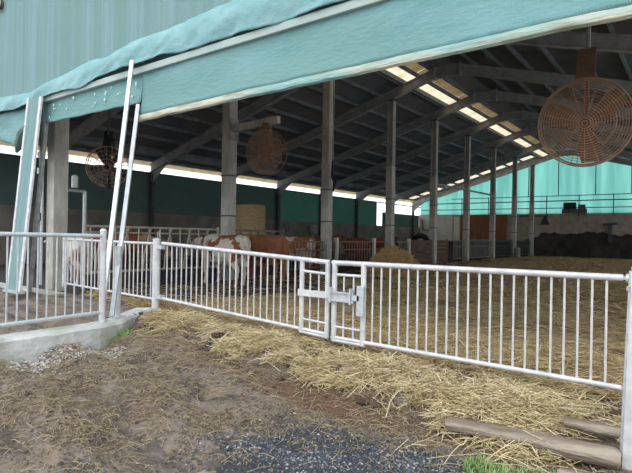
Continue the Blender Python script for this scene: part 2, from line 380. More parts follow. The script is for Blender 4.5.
# far wall finishes
st(MB().box((-22.3, 46.95, 0), (-18.9, 46.99, 3.6)).build('trim_2', white_wall))
st(MB().box((-18.8, 46.95, .9), (-18.2, 46.99, 3.5)).build('door_1', white_wall))
m = MB()
for i in range(18): m.box((-18.1+i*.24, 46.9, 1.2), (-17.88+i*.24, 46.96, 3.6))
tag(m.build('board_cladding', orange_board), 'orange brown vertical boards on the back wall beside the whitewashed part', 'cladding')
# manure-dark lower half of the wall, with a ragged top
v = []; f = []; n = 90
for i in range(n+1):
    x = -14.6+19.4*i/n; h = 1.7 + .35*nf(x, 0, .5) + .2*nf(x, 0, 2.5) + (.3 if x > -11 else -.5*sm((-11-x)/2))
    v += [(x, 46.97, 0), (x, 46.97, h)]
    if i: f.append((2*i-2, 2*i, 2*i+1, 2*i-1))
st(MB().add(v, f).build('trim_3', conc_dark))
# pipes and railing lines across the cyan gable
for j, (z, r) in enumerate(((5.15, .035), (4.72, .05), (4.12, .04))):
    tag(MB().tube([(-22.1 if z < 4.4 else -20.5 if z < 5 else -19, 46.86, z), (4.6 if z < 4.4 else 3.2 if z < 5 else 1.8, 46.86, z)], r, 6).build('pipe_line', dark_steel),
        'dark horizontal pipe across the cyan gable, %s' % ('topmost of three', 'middle of three', 'lowest of three')[j], 'pipe')
for x in (-20.5, -18, -15.5, -13, -10.5, -8, -5.5, -3, -.5):
    o = MB().box((-.03, -.03, 3.4), (.03, .03, 5.2)).build('rail_post', dark_steel); o.location = (x, 46.93, 0)
    tag(o, 'short dark post holding the pipes across the cyan gable', 'post', 'posts carrying the gable pipes')
for x in (-17.5, -12, -9.6, -6.8, -4.3):
    o = MB().box((-.03, 0, 5.2), (.03, .05, zf(x)-.05)).build('sheet_batten', dark_steel); o.location = (x, 46.9, 0)
    tag(o, 'thin dark upright batten behind the cyan gable sheet', 'batten', 'battens on the cyan gable')
t = thing('winch_motor', 'dark winch motor sitting on top of the back wall before the cyan sheet', 'motor', (-8.6, 46.7, 3.66))
MB().box((-.6, -.3, 0), (1.2, .3, .35)).build('base_frame', dark_steel, t)
MB().tube([(-.5, 0, .6), (.4, 0, .6)], .3, 12).build('motor_drum', black, t)
MB().box((.6, -.2, .35), (1.1, .2, .7)).build('control_box', dark_steel, t)
t = thing('wall_bracket_motor', 'dark unit hanging from an arm on the back wall below the winch motor', 'lamp', (-12.7, 46.9, 3.45))  # dark motor hanging from a bracket arm, gives no light
MB().bar((0, 0, 0), (2.4, -.5, 0), .1, .1).build('arm', dark_steel, t)
MB().tube([(2.2, -.5, -.05), (2.2, -.5, -.75)], [.12, .36], 10).build('motor_housing', black, t)
t = thing('wall_bracket', 'dark drinker bracket on the back wall far right', 'bracket', (-5.7, 46.9, 2.2))
MB().bar((-.5, -.2, .5), (.5, -.2, .6), .1, .2).build('arm', dark_steel, t)
MB().box((-.12, -.2, -.9), (.12, 0, .5)).build('upright', dark_steel, t)
t = thing('wall_pipe', 'dark bent pipe fixed on the whitewashed back wall', 'pipe')
MB().tube([(-22, 46.85, 3.2), (-21.9, 46.85, 2.2), (-20.4, 46.85, 2.1)], .06, 6).build('pipe_run', dark_steel, t)
t = thing('tyre', 'big black tyre standing against the whitewashed back wall', 'tyre', (-20.6, 43.5, .85))
MB().ring((0, 0, 0), (1, 0, 0), (0, 0, 1), .75, .25, 28, 8).build('tread', black, t, smooth=True)

# ------------------------------------------------------------------ green tarpaulin, beam and curtains on the gable
def lerp(tab, x):
    for (a, p), (b, q) in zip(tab, tab[1:]):
        if a <= x <= b: return p+(q-p)*(x-a)/(b-a)
    return tab[0][1] if x < tab[0][0] else tab[-1][1]
topz = [(-13.2, 4.35), (-12.4, 4.31), (-10.9, 4.2), (-10.3, 4.28), (-8.7, 4.42), (-8.2, 4.38), (-7.45, 4.48), (-6.5, 4.47), (-5.5, 4.53), (5.3, 4.6)]
botz = [(-13.2, 3.93), (-12.4, 3.95), (-10.9, 3.93), (-10.3, 4.0), (-9, 3.98), (-7.46, 4.08), (-6.4, 4.04), (-3.5, 4.02), (5.3, 3.98)]
xs = axis([(-13.2, -3, .05), (-3, 5.3, .15)]); v = []; f = []; n = 15
for i, x in enumerate(xs):
    a, b = lerp(topz, x), lerp(botz, x)
    pk = math.exp(-((x+10.25)/.35)**2) + math.exp(-((x+7.3)/.45)**2)
    for j in range(n+1):
        s = j/n; z = a+(b-a)*s
        y = 4.845 - .05*math.sin(math.pi*min(1, s*1.1)**.8) - .05*pk*(s**.5) - .13*s**.8
        y -= s**.5*(.07*noise.noise(Vector((x*1.5-z*2.6, z*1.2, 1))) + .03*noise.noise(Vector((x*4-z*7, z*3, 7)))) + .012*noise.noise(Vector((x*7-z*5, z*5, 2))) + .01*noise.noise(Vector((x*18+z*9, z*14, 5)))
        y = min(y, 4.852)
        v.append((x, y, z + s*(.05*noise.noise(Vector((x*1.3, 4, 3)))-.035) + .01*noise.noise(Vector((x*4, 0, 3)))))
    if i:
        for j in range(n): f.append(((i-1)*(n+1)+j, i*(n+1)+j, i*(n+1)+j+1, (i-1)*(n+1)+j+1))
o = MB().add(v, f).build('tarpaulin', green_tarp, smooth=True); so = o.modifiers.new('thick', 'SOLIDIFY'); so.thickness = .012
tag(o, 'pale green tarpaulin roll draped across the gable above the opening', 'tarpaulin')
tag(MB().box((-10.45, 4.74, 3.88), (5.2, 4.84, 3.985)).build('curtain_beam', cream, bevel=.01), 'pale grey-green beam just below the draped green tarpaulin', 'beam')
def curtain(name, x0, x1, zb, label, hem=0, amp=.02, mt=green_curtain, y=4.8, ztop=3.93, seed=0):
    xs = axis([(x0, x1, .06)]); v = []; f = []; n = 12
    g = lambda x: lerp(zb, x) + .012*noise.noise(Vector((x*2.5, seed, 0)))
    def Y(x, s): return y - amp*noise.noise(Vector((x*1.1, s*1.5, seed))) - amp*.5*noise.noise(Vector((x*5+s*4, s*3, seed+4))) - .05*s*s
    for i, x in enumerate(xs):
        zz = g(x) + hem
        for j in range(n+1):
            s = j/n; v.append((x, Y(x, s), ztop+(zz-ztop)*s))
        if i:
            for j in range(n): f.append(((i-1)*(n+1)+j, i*(n+1)+j, i*(n+1)+j+1, (i-1)*(n+1)+j+1))
    t = thing(name, label, 'curtain')
    o = MB().add(v, f).build('cloth', mt, t, smooth=True); so = o.modifiers.new('thick', 'SOLIDIFY'); so.thickness = .008
    if hem:
        v = []; f = []
        for i, x in enumerate(xs):
            zz = g(x); r = .012*noise.noise(Vector((x*6, 9, seed)))
            c = [(-.012, hem+.004), (-.035-r, hem*.6), (-.03-r, .02), (0, 0), (.02, .03), (.015, hem)]
            v += [(x, Y(x, 1)+p, zz+q) for p, q in c]
            if i:
                for j in range(6): f.append(((i-1)*6+j, (i-1)*6+(j+1) % 6, i*6+(j+1) % 6, i*6+j))
        MB().add(v, f).build('hem', hem_m, t, smooth=True)['label'] = 'dirty off-white rolled hem'
    return t
curtain('gable_curtain', -7.08, 5.2, [(-7.1, 3.10), (-6.6, 3.12), (-2.5, 3.14), (5.2, 3.14)], 'wide green gable curtain with a dirty off-white rolled hem', hem=.10, seed=1)
cu = curtain('gable_curtain', -10.42, -7.1, [(-10.5, 3.47), (-7.1, 3.42)], 'short green curtain section with white paint spots between the leaning struts', seed=5, amp=.012, y=4.82)
rnd = random.Random(4); cloth = [c for c in bpy.data.objects if c.parent == cu][0]
for i in range(26):
    x = rnd.gauss(-8.8, .8); z = rnd.uniform(3.5, 3.82); r = rnd.uniform(.006, .026)
    if -10.3 < x < -7.2:
        c = [(x+r*math.cos(a)*rnd.uniform(.6, 1.3), 4.755, z+r*1.3*math.sin(a)*rnd.uniform(.6, 1.3)) for a in [k*.785 for k in range(8)]]
        MB().add(c+[(p[0], 4.765, p[2]) for p in c], [tuple(range(8))]+[(q, (q+1) % 8, (q+1) % 8+8, q+8) for q in range(8)]).build('paint_spot', spot_m, cloth)
curtain('gable_curtain', -13.3, -10.75, [(-13.3, 3.42), (-12.4, 3.36), (-11.7, 3.2), (-11.2, 3.02), (-10.75, 3.1)], 'leftmost green curtain end with a curled lower corner left of the green strut', seed=8, amp=.05)
m = MB().tube([(-11.35, 4.72, 3.0), (-11.1, 4.66, 3.12), (-10.85, 4.62, 3.32), (-10.62, 4.6, 3.42)], [.03, .09, .1, .05], 8)
tag(m.build('cloth_roll', dark_green, smooth=True), 'dark curled end of cloth hanging beside the green strut', 'cloth')

# leaning struts
t = thing('curtain_strut', 'leaning strut of two pale rails with green cloth stretched between them', 'strut', (-10.37, 4.3, .18))
def rel(p): return (p[0]+10.37, p[1]-4.3, p[2]-.18)
A0, A1, B0, B1 = rel((-10.64, 4.3, .19)), rel((-10.62, 4.62, 3.98)), rel((-10.13, 4.3, .19)), rel((-10.10, 4.62, 3.93))
MB().bar(A0, A1, .035, .07, (1, 0, 0)).build('rail', galv_white, t); MB().bar(B0, B1, .035, .09, (1, 0, 0)).build('rail', galv_white, t)
q = [Vector(A0), Vector(A1), Vector(B1), Vector(B0)]
MB().add(q+[p+Vector((0, .02, 0)) for p in q], [(0, 1, 2, 3), (7, 6, 5, 4), (0, 4, 5, 1), (1, 5, 6, 2), (2, 6, 7, 3), (3, 7, 4, 0)]).build('green_cloth', green_sheet, t)
MB().bar((A0[0]-.06, 0, .03), (B0[0]+.06, 0, .03), .14, .04).build('foot', galv, t)
tag(MB().bar((-10.40, 4.6, .18), (-10.26, 4.8, 3.55), .07, .07).build('support_pole', galv_dull), 'thin grey pole leaning just behind the green cloth strut', 'pole')
tag(MB().bar((-6.17, 3.62, .24), (-7.09, 4.60, 4.03), .055, .055).build('support_pole', galv), 'taller left pole of the two steel poles leaning up to the tarpaulin', 'pole')
tag(MB().bar((-6.22, 3.80, .24), (-7.12, 4.74, 3.38), .055, .055).build('support_pole', galv), 'shorter right pole of the two leaning steel poles by the fence corner', 'pole')
t = thing('wall_lamp', 'round outdoor lamp with a pale rim at the top left of the gable', 'lamp', (-12.55, 4.82, 6.42))
MB().ring((0, -.06, 0), (1, 0, 0), (0, 0, 1), .12, .022, 28, 8).build('rim', white_p, t, smooth=True)
MB().tube([(0, .03, 0), (0, -.05, 0)], .11, 20).build('lamp_body', brown_board, t)

# ------------------------------------------------------------------ gates and front fences
def yv(x, z0, xa, za, xb, zb): return za+(zb-za)*(x-xa)/(xb-xa)
GY = 4.95
def gate_leaf(name, label, xh, xm, ztop, zbot, xbars, stile, xend):
    t = thing(name, label, 'gate', (xh, GY, 0))
    T = lambda x: lerp(ztop, x); B = lambda x: lerp(zbot, x)
    MB().tube([(x-xh, 0, T(x)) for x in (min(xh, xend), max(xh, xend))], .03, 10).build('top_rail', galv_white, t, smooth=True)
    MB().tube([(x-xh, 0, B(x)) for x in (min(xh, xend), max(xh, xend))], .024, 10).build('bottom_rail', galv_white, t, smooth=True)
    for x in xbars: MB().tube([(x-xh, 0, B(x)), (x-xh, 0, T(x))], .0105, 6).build('bar', galv_white, t, smooth=True)
    for x in stile: MB().tube([(x-xh, 0, B(x)-.04), (x-xh, 0, T(x)+.02)], .032, 10).build('stile', galv_white, t, smooth=True)
    a, b = stile; lo, hi = min(a, b), max(a, b)
    MB().tube([(lo-xh, 0, T(lo)-.14), (hi-xh, 0, T(hi)-.14)], .018, 8).build('end_rail', galv_white, t, smooth=True)
    MB().tube([(lo-xh, 0, B(lo)+.13), (hi-xh, 0, B(hi)+.13)], .014, 8).build('end_rail', galv_white, t, smooth=True)
    MB().tube([(lo-xh, 0, B(lo)-.03), (hi-xh, 0, B(hi)-.03)], .022, 8).build('end_foot', galv_white, t, smooth=True)
    for k in (1, 2):
        x = lo+(hi-lo)*k/3; MB().tube([(x-xh, 0, B(x)), (x-xh, 0, T(x)-.14)], .0105, 6).build('bar', galv_white, t, smooth=True)
    return t
n = 23
gl = gate_leaf('barn_gate', 'left leaf of the white barred gate, hung on the thick pale post', -6.72, -3.53, [(-6.72, 1.20), (-3.53, 1.045)], [(-6.72, .34), (-3.53, .185)],
    [-6.60+i*(6.60-4.03)/(n-1) for i in range(n)], (-3.92, -3.53), -3.5)
n = 22
gr = gate_leaf('barn_gate', 'right leaf of the white barred gate, longer and nearer the square post', -.5, -3.43, [(-3.46, 1.045), (-.5, 1.05)], [(-3.46, .165), (-.5, .13)],
    [-2.91+i*(2.91-.62)/(n-1) for i in range(n)], (-3.03, -3.43), -3.46)
for z in (1.05, .13): MB().tube([(.02, 0, z), (.07, 0, z)], .036, 10).build('clamp', galv, gr); 
for z in (1.05, .13): MB().bar((-.02, 0, z), (.16, -.0, z), .04, .03).build('hinge', galv, gr)
h = MB().box((-3.95+6.72, -.045, .62), (-3.30+6.72, -.033, .70)).build('latch_bar', galv_white, gl)
m = MB().box((-3.47+.5, -.075, .60), (-3.12+.5, -.035, .615)).box((-3.47+.5, -.075, .70), (-3.12+.5, -.035, .715)).box((-3.47+.5, -.05, .60), (-3.12+.5, -.035, .715)).box((-3.14+.5, -.08, .63), (-3.04+.5, -.03, .69))
for x in (-3.44, -3.16): m.box((x+.5-.01, -.09, .58), (x+.5+.01, -.03, .76))
m.build('latch_case', galv, gr)
MB().box((-3.075+.5, -.08, .46), (-2.985+.5, -.035, .80)).box((-3.075+.5, -.045, .46), (-3.065+.5, .03, .80)).build('latch_plate', galv, gr, bevel=.006)
MB().bar((-3.49+.5, 0, .1), (-3.49+.5, 0, 1.3), .012, .012).build('centre_rod', dark_steel, gr)
# thick hinge post
t = thing('gate_post', 'thick round pale post between left fence and white gate', 'post', (-6.87, 4.95, .0))
MB().tube([(0, 0, -.1), (0, 0, 1.25)], .062, 14).build('post_tube', galv_white, t, smooth=True)
MB().tube([(.0, 0, 1.25), (0, 0, 1.26), (0, 0, 1.28)], [.068, .068, .03], 14).build('cap', galv_white, t)
MB().tube([(-.02, .03, 1.26), (-.02, .03, 1.38), (.02, .03, 1.40), (.03, .03, 1.3)], .01, 6).build('hook', galv_dull, t)
for z in (.36, 1.14): MB().box((.03, -.04, z-.03), (.17, .04, z+.03)).build('hinge', galv, t)
t = thing('gate_post', 'square pale steel post leaning slightly at the right edge of the picture', 'post', (-.355, 4.0, -.35))
MB().bar((0, 0, -.1), (.045, 0, 1.53), .085, .085).build('post_tube', galv_white, t)
MB().tube([(-.055, .12, .1), (-.012, .12, 1.50)], .016, 8).build('hinge_tube', galv_white, t)
for z in (.47, 1.38): MB().bar((-.03, .12, z), (.03, .03, z), .03, .03).build('hinge_lug', galv, t)
MB().bar((.0, 0, 1.53), (.09, 0, 1.53), .09, .012).build('cap', galv, t)
# left front fence on the kerb, runs away from the camera
fx = -6.0
t = thing('barred_fence', 'grey barred steel fence standing on the concrete kerb at far left', 'fence', (fx, 3.5, 0))
MB().tube([(0, -2.9, 1.33), (0, 0, 1.31)], .026, 10).build('top_rail', galv, t, smooth=True)
MB().tube([(0, -2.9, .31), (0, 0, .35)], .022, 10).build('bottom_rail', galv, t, smooth=True)
for i in range(26): MB().tube([(0, -.12-i*.107, .33), (0, -.12-i*.107, 1.32)], .0105, 6).build('bar', galv, t, smooth=True)
t = thing('fence_post', 'pale round capped post ending the left fence beside the leaning poles', 'post', (-6.05, 3.56, .2))
MB().tube([(0, 0, -.05), (0, 0, 1.17)], .04, 12).build('post_tube', galv_white, t, smooth=True)
MB().tube([(0, 0, 1.17), (0, 0, 1.2)], [.046, .03], 12).build('cap', galv_white, t); MB().box((-.09, -.08, 0), (.09, .08, .015)).build('base_plate', galv, t)
t = thing('fence_post', 'short galvanised post close behind the leaning poles', 'post', (-6.42, 4.0, .15))
MB().tube([(0, 0, -.05), (0, 0, 1.02)], .045, 12).build('post_tube', galv, t, smooth=True); MB().box((-.09, -.08, .04), (.09, .08, .055)).build('base_plate', galv, t)
# panel behind, between post and concrete column
t = thing('barred_fence', 'white barred panel from the thick pale post back to the first column', 'fence', (-6.98, 5.0, 0))
MB().tube([(-2.9, 0, 1.21), (0, 0, 1.19)], .024, 10).build('top_rail', galv_white, t, smooth=True)
MB().tube([(-2.9, 0, .36), (0, 0, .30)], .02, 10).build('bottom_rail', galv_white, t, smooth=True)
MB().tube([(-2.9, 0, .30), (-2.9, 0, 1.25)], .03, 10).build('stile', galv_white, t, smooth=True)
for i in range(23): MB().tube([(-.1-i*.12, 0, .33), (-.1-i*.12, 0, 1.2)], .011, 6).build('bar', galv_white, t, smooth=True)
# kerb
def kerb(name, pts, w, z0, z1s, label):
    v = []; f = []; pts = [Vector(p) for p in pts]; P2 = []
    for a, b in zip(pts, pts[1:]):
        n = max(1, int((b-a).length/.08)); P2 += [(a+(b-a)*i/n) for i in range(n)]
    P2.append(pts[-1]); N = len(P2)
    for i, p in enumerate(P2):
        d = (P2[min(i+1, N-1)]-P2[max(i-1, 0)]).normalized(); nrm = Vector((d.y, -d.x, 0)); zt = z1s[0]+(z1s[1]-z1s[0])*i/(N-1)
        j = .015*noise.noise(p*4); k = .012*noise.noise(p*5+Vector((9, 0, 0)))
        for a, b in ((w/2+j, z0), (w/2+j, zt-.03+k), (w/2-.03+j, zt+k), (-w/2, zt), (-w/2, z0)):
            q = p+nrm*a; v.append((q.x, q.y, b))
        if i:
            for e in range(4): f.append(((i-1)*5+e, i*5+e, i*5+e+1, (i-1)*5+e+1))
    f += [(0, 1, 2, 3, 4), tuple((N-1)*5+e for e in (4, 3, 2, 1, 0))]
    return tag(MB().add(v, f).build(name, conc_kerb), label, 'kerb')
kerb('concrete_kerb', [(-6.0, -1, 0), (-6.0, 3.4, 0), (-6.1, 3.75, 0)], .30, -.3, (.19, .21), 'rough concrete kerb under the left barred fence')
kerb('concrete_kerb', [(-6.16, 3.72, 0), (-6.5, 4.2, 0), (-6.86, 4.75, 0)], .26, -.3, (.18, .20), 'short mossy concrete kerb running from leaning poles to the thick pale post')
tag(MB().box((-13.5, 4.75, -.2), (-9.9, 5.05, .17)).build('concrete_ledge', conc_kerb, bevel=.02), 'low concrete ledge behind the left fence under the green cloth strut', 'ledge')

# ------------------------------------------------------------------ pen fences along the columns
LX = -11.3
def feed_fence(y0, y1, label, mt=galv_dull):
    t = thing('feed_fence', label, 'feed fence', (LX, y0, 0)); Ln = y1-y0
    MB().tube([(0, 0, 1.50), (0, Ln, 1.50)], .03, 8).build('top_rail', mt, t); MB().tube([(0, 0, .42), (0, Ln, .42)], .03, 8).build('bottom_rail', mt, t)
    MB().tube([(0, 0, 1.36), (0, Ln, 1.36)], .02, 8).build('lock_rail', mt, t)
    for y in (0, Ln): MB().tube([(0, y, -.05), (0, y, 1.58)], .035, 8).build('upright', mt, t)
    n = int(Ln/.62)
    for i in range(n):
        y = .12+i*(Ln-.2)/n
        MB().tube([(0, y, .42), (0, y, 1.50)], .024, 6).build('bar', mt, t)
        MB().tube([(0, y+.14, .42), (0, y+.17, .8), (0, y+.36, 1.50)], .027, 6).build('yoke', mt, t)
        MB().tube([(0, y+.42, .42), (0, y+.40, .8), (0, y+.30, 1.50)], .027, 6).build('yoke', mt, t)
    MB().box((.04, 0, -.05), (.14, Ln, .38)).build('feed_board', conc_dark, t)
feed_fence(6.2, 10.25, 'dull tan headlock feed fence left of the white and brown cow', feed_m)
feed_fence(10.75, 13.2, 'dull headlock feed fence behind the brown cow', rail_brown)
def pen_gate(y0, y1, label, mt, top=1.16, nb=None, x=LX, name='pen_gate', bot=.2):
    t = thing(name, label, 'pen gate', (x, y0, 0)); Ln = y1-y0
    for z in (bot, (bot+top)*.62, top): MB().tube([(0, 0, z), (0, Ln, z)], .024, 8).build('rail', mt, t)
    nb = nb or int(Ln/.2)
    for i in range(nb+1): MB().tube([(0, i*Ln/nb, bot), (0, i*Ln/nb, top)], .016, 6).build('bar', mt, t)
    return t
pen_gate(13.45, 16.25, 'rusty barred pen gate right of the concrete post by the cattle', rail_brown)
pen_gate(16.5, 19.1, 'grey barred pen gate behind the gate latch', rail_brown)
pen_gate(19.4, 22.5, 'thin rusty railing behind the straw mound', rail_brown, nb=4)
for y, l in ((13.32, 'pale pen post right of the brown cow'), (16.38, 'pale pen post above the gate latch'), (19.25, 'pale pen post at the left edge of the straw mound'), (22.6, 'pale pen post between straw mound and brown board partition')):
    o = MB().box((-.07, -.07, -.1), (.07, .07, 1.32)).build('pen_post', white_wall, bevel=.01); o.location = (LX, y, 0); tag(o, l, 'post')
t = thing('board_partition', 'dark brown board partition between straw mound and grey pen gate', 'partition', (LX, 22.8, 0))
for i in range(6): MB().box((-.03, 0, .02+i*.21), (.03, 4.6, .215+i*.21)).build('board', brown_board, t)
for y in (0, 2.3, 4.6): MB().box((-.06, y-.05, -.1), (-.03, y+.05, 1.35)).build('batten', brown_board, t)
pen_gate(28.3, 30.2, 'grey barred pen gate just right of the brown partition', galv_dull, 1.25)
pen_gate(30.6, 34.8, 'longer grey barred pen gate left of the dark pens', galv_dull, 1.3)
pen_gate(35.5, 39.9, 'dark barred pen gate nearer of the two before the back wall', dark_steel, 1.3)
pen_gate(40.6, 45.0, 'dark barred pen gate at the very back of the column row', dark_steel, 1.3)
t = thing('solid_partition', 'dark solid partition running behind the grey and dark pen gates', 'partition', (LX-.35, 28.2, 0))
MB().box((-.05, 0, -.1), (.05, 17, 1.2)).build('panel', conc_dark, t); MB().bar((0, 0, 1.22), (0, 17, 1.22), .12, .06).build('top_rail', dark_steel, t)
o = MB().tube([(0, 0, -.05), (0, 0, .75), (0, 0, .8)], [.22, .22, .18], 14).build('plastic_drum', galv_dull, smooth=True); o.location = (-10.6, 38.6, 0)
tag(o, 'pale drum standing by the dark back pens', 'drum')

# stand with white canister, pipes on the first column
t = thing('pipe_stand', 'grey angled pipe stand with white canister right of the first column', 'stand', (-11.75, 6.42, 0))
MB().tube([(0, 0, 0), (0, 0, 2.33)], .045, 8).build('upright', galv, t); MB().tube([(0, 0, 2.33), (0, -.45, 2.33)], .035, 8).build('arm', galv, t)
MB().tube([(0, -.25, 2.40), (0, -.25, 2.66), (0, -.25, 2.7)], [.075, .075, .03], 12).build('canister', white_p, t, smooth=True)
t = thing('cable_pipe', 'grey vertical pipe with white insulators beside the first column', 'pipe', (-11.36, 5.28, 0))
MB().tube([(-.14, 0, .2), (-.14, 0, 4.6)], .04, 8).build('pipe_run', galv_dull, t); MB().tube([(-.02, -.02, .2), (-.02, -.02, 4.6)], .03, 8).build('pipe_run', galv, t)
for z in (2.95, 2.6): MB().tube([(-.02, -.08, z), (-.02, -.08, z+.12)], .05, 10).build('insulator', white_p, t)
MB().tube([(-.16, -.06, 1.7+.0), (-.2, -.07, 1.6), (-.1, -.08, 1.5), (.05, -.08, 1.6), (.06, -.08, 1.75)], .012, 6).build('cable_loop', black, t)
for z, x, l in ((1.12, -20.5, 'grey drinker cup behind the cattle, left of the third column'),):
    t = thing('drinker', l, 'drinker', (-20.9, 27.4, 0))
    MB().tube([(0, 0, 0), (0, 0, 1.6)], .1, 8).build('pedestal', galv_dull, t); MB().tube([(0, 0, 1.55), (0, 0, 1.7), (0, 0, 2.1), (0, 0, 2.15)], [.28, .38, .34, .12], 14).build('bowl', galv_dull, t, smooth=True)

# round bales
def bale(loc, label):
    r = .62; v = []; f = []; n = 40; H = 1.3; prof = [(.0, 0), (.55, .0), (.93, .0), (1, .05), (1.0, .3), (.99, .65), (1, 1.0), (1, 1.25), (.93, 1.3), (.5, 1.3), (0, 1.3)]
    for i, (a, z) in enumerate(prof):
        for k in range(n):
            t_ = 2*math.pi*k/n; j = 1+.02*noise.noise(Vector((math.cos(t_)*3, math.sin(t_)*3, z*4)))
            v.append((a*r*j*math.cos(t_), a*r*j*math.sin(t_), z))
        if i:
            for k in range(n): f.append(((i-1)*n+k, (i-1)*n+(k+1) % n, i*n+(k+1) % n, i*n+k))
    o = MB().add(v, f).build('hay_bale', bale_m, smooth=True); o.location = loc; tag(o, label, 'bale')
bale((-15.1, 15.5, 0), 'lower round hay bale behind the cattle, right of the fan column')
bale((-15.1, 15.5, 1.32), 'upper round hay bale stacked right of the fan column')

# ------------------------------------------------------------------ fans
def fan(name, label, loc, nrm, R=.62, wire=.0055, hang=1.2, col=rust, up=(0, 0, 1), blades=5, rings=11, spin=0, bw=1):
    """local frame: -y faces the viewer of the fan"""
    t = thing(name, label, 'fan', loc); nv = Vector(nrm).normalized()
    ay = nv; ax = Vector(up).cross(ay).normalized(); az = ay.cross(ax).normalized()
    W_ = lambda a, b, c: ax*a + az*b + ay*c
    g = MB()
    for i in range(rings):
        r = R*(i+1)/rings; dz = .14 + .05*(1-(r/R)**2)
        g.ring(W_(0, 0, dz if i < rings-1 else .12), ax, az, r, wire if i < rings-1 else .012, 40, 4)
    for k in range(20):
        a = 2*math.pi*k/20
        g.tube([W_(math.cos(a)*q*R, math.sin(a)*q*R, .14+.05*(1-q*q)) for q in (.12, .5, .8, 1)], .005, 4, False)
    g.build('front_guard', rust2, t)
    g = MB(); g.ring(W_(0, 0, -.12), ax, az, R, .012, 40, 4); g.ring(W_(0, 0, -.12), ax, az, R*.62, .006, 32, 4)
    for k in range(10):
        a = 2*math.pi*k/10+.1; g.tube([W_(math.cos(a)*.1, math.sin(a)*.1, -.16), W_(math.cos(a)*R, math.sin(a)*R, -.12)], .006, 4, False)
        g.tube([W_(math.cos(a)*R, math.sin(a)*R, -.12), W_(math.cos(a)*R, math.sin(a)*R, .12)], .007, 4, False)
    g.build('rear_guard', rust2, t)
    MB().tube([W_(0, 0, -.34), W_(0, 0, -.32), W_(0, 0, -.06), W_(0, 0, .0)], [.07, .11, .11, .07], 14).build('motor', col, t, smooth=True)
    hub = MB().tube([W_(0, 0, -.06), W_(0, 0, .09)], .07, 14).build('hub', col, t)
    for k in range(blades):
        a = 2*math.pi*k/blades+spin; u = ax*math.cos(a)+az*math.sin(a); w = -ax*math.sin(a)+az*math.cos(a)
        v = []
        for q, hw in ((.1, .045), (.3, .07), (.6, .085), (.93, .075)):
            for s in (-1, 1):
                for th in (-.004, .004): v.append(u*q*R + w*s*hw*bw + ay*(.02+s*.035+th))
        f = []
        for i in range(3):
            b = i*4
            for e in ((0, 1, 5, 4), (1, 3, 7, 5), (3, 2, 6, 7), (2, 0, 4, 6)): f.append(tuple(b+q for q in e))
        f += [(0, 2, 3, 1), (12, 13, 15, 14)]
        MB().add(v, f).build('blade', col, hub)
    # bracket arms from the rim to a hanger
    top = Vector((0, 0, R+.04)); hz = R+hang
    m = MB(); m.bar(W_(0, 0, -.2), Vector((0, 0, 0))+Vector((0, 0, R+.3))+ay*-.1, .16, .05, tuple(ax)); m.bar(W_(-.0, R, .12), Vector((0, 0, R+.42))-ay*.1, .04, .22, tuple(ax))
    m.build('hanger_plate', col, t)
    return t, ay, hz
f1 = Vector((-1.21, 7.45, 2.90)); nr = Vector((0.1, -1.0, -.22))
t, ay, hz = fan('barn_fan', 'large rusty barn fan hanging at the right below the curtain hem', f1, nr, R=.555, spin=-1.45, blades=3, rings=17, bw=1.5)
MB().tube([(.0, .1, .85), (0.02, .1, under(-1.2)+.45-2.93)], .028, 8).build('hanger_pole', galv_dull, t)
f2 = Vector((-9.8, 10.65, 3.70))
t, ay, hz = fan('barn_fan', 'rusty brown fan hanging from the bracket on the second column', f2, Vector((.1, -1, -.1)), R=.62, spin=.3, rings=13, wire=.010)
for dx in (-.12, .12): MB().tube([(dx*.5, 0, .55), (dx, 0, .93)], .015, 6).build('hanger_chain', rust, t)
t = thing('fan_bracket', 'grey beam bracket reaching from the second column to hold the brown fan', 'bracket', (-11.13, 10.65, 4.52))
MB().bar((0, 0, 0), (1.78, 0, .05), .12, .2).build('arm', conc, t); MB().box((-.02, -.18, -.35), (.02, .18, .3)).build('end_plate', galv_dull, t)
f3 = Vector((-13.0, 7.75, 3.17))
t, ay, hz = fan('barn_fan', 'dark fan hanging in front of the bright slit behind the leaning poles', f3, Vector((.75, -.66, -.2)), R=.55, col=black, rings=5, spin=.8)
MB().tube([(0, 0, .8), (0, .05, under(-13.0)-3.17+.44)], .03, 8).build('hanger_pole', dark_steel, t)
MB().tube([(0, 0, .85), (.22, 0, .7), (.3, 0, .35)], .03, 6).build('side_arm', black, t); MB().tube([(0, 0, .85), (-.22, 0, .7), (-.3, 0, .35)], .03, 6).build('side_arm', black, t)
MB().bar((0, 0, -.6), (0, 0, .85), .16, .1).build('centre_plate', black, t)
t = thing('hoist_hook', 'dark hook unit hanging just right of the third column', 'hook', (-11.0, 15.6, 3.3))
MB().tube([(0, 0, .9), (.0, 0, .3), (.12, 0, .1), (.05, 0, -.25)], [.03, .06, .07, .03], 8).build('hook', black, t); MB().tube([(0, 0, .9), (0, 0, under(-11)-3.3)], .012, 6).build('cord', black, t)
# light strips high in the barn
for y in (25.3,):
    tag(MB().bar((-11.2, y+.1, 4.25), (-11.2, y+9.8, 4.35), .08, .1).build('cross_rail', galv_dull), 'grey rail joining the fifth column to the columns behind it', 'rail')

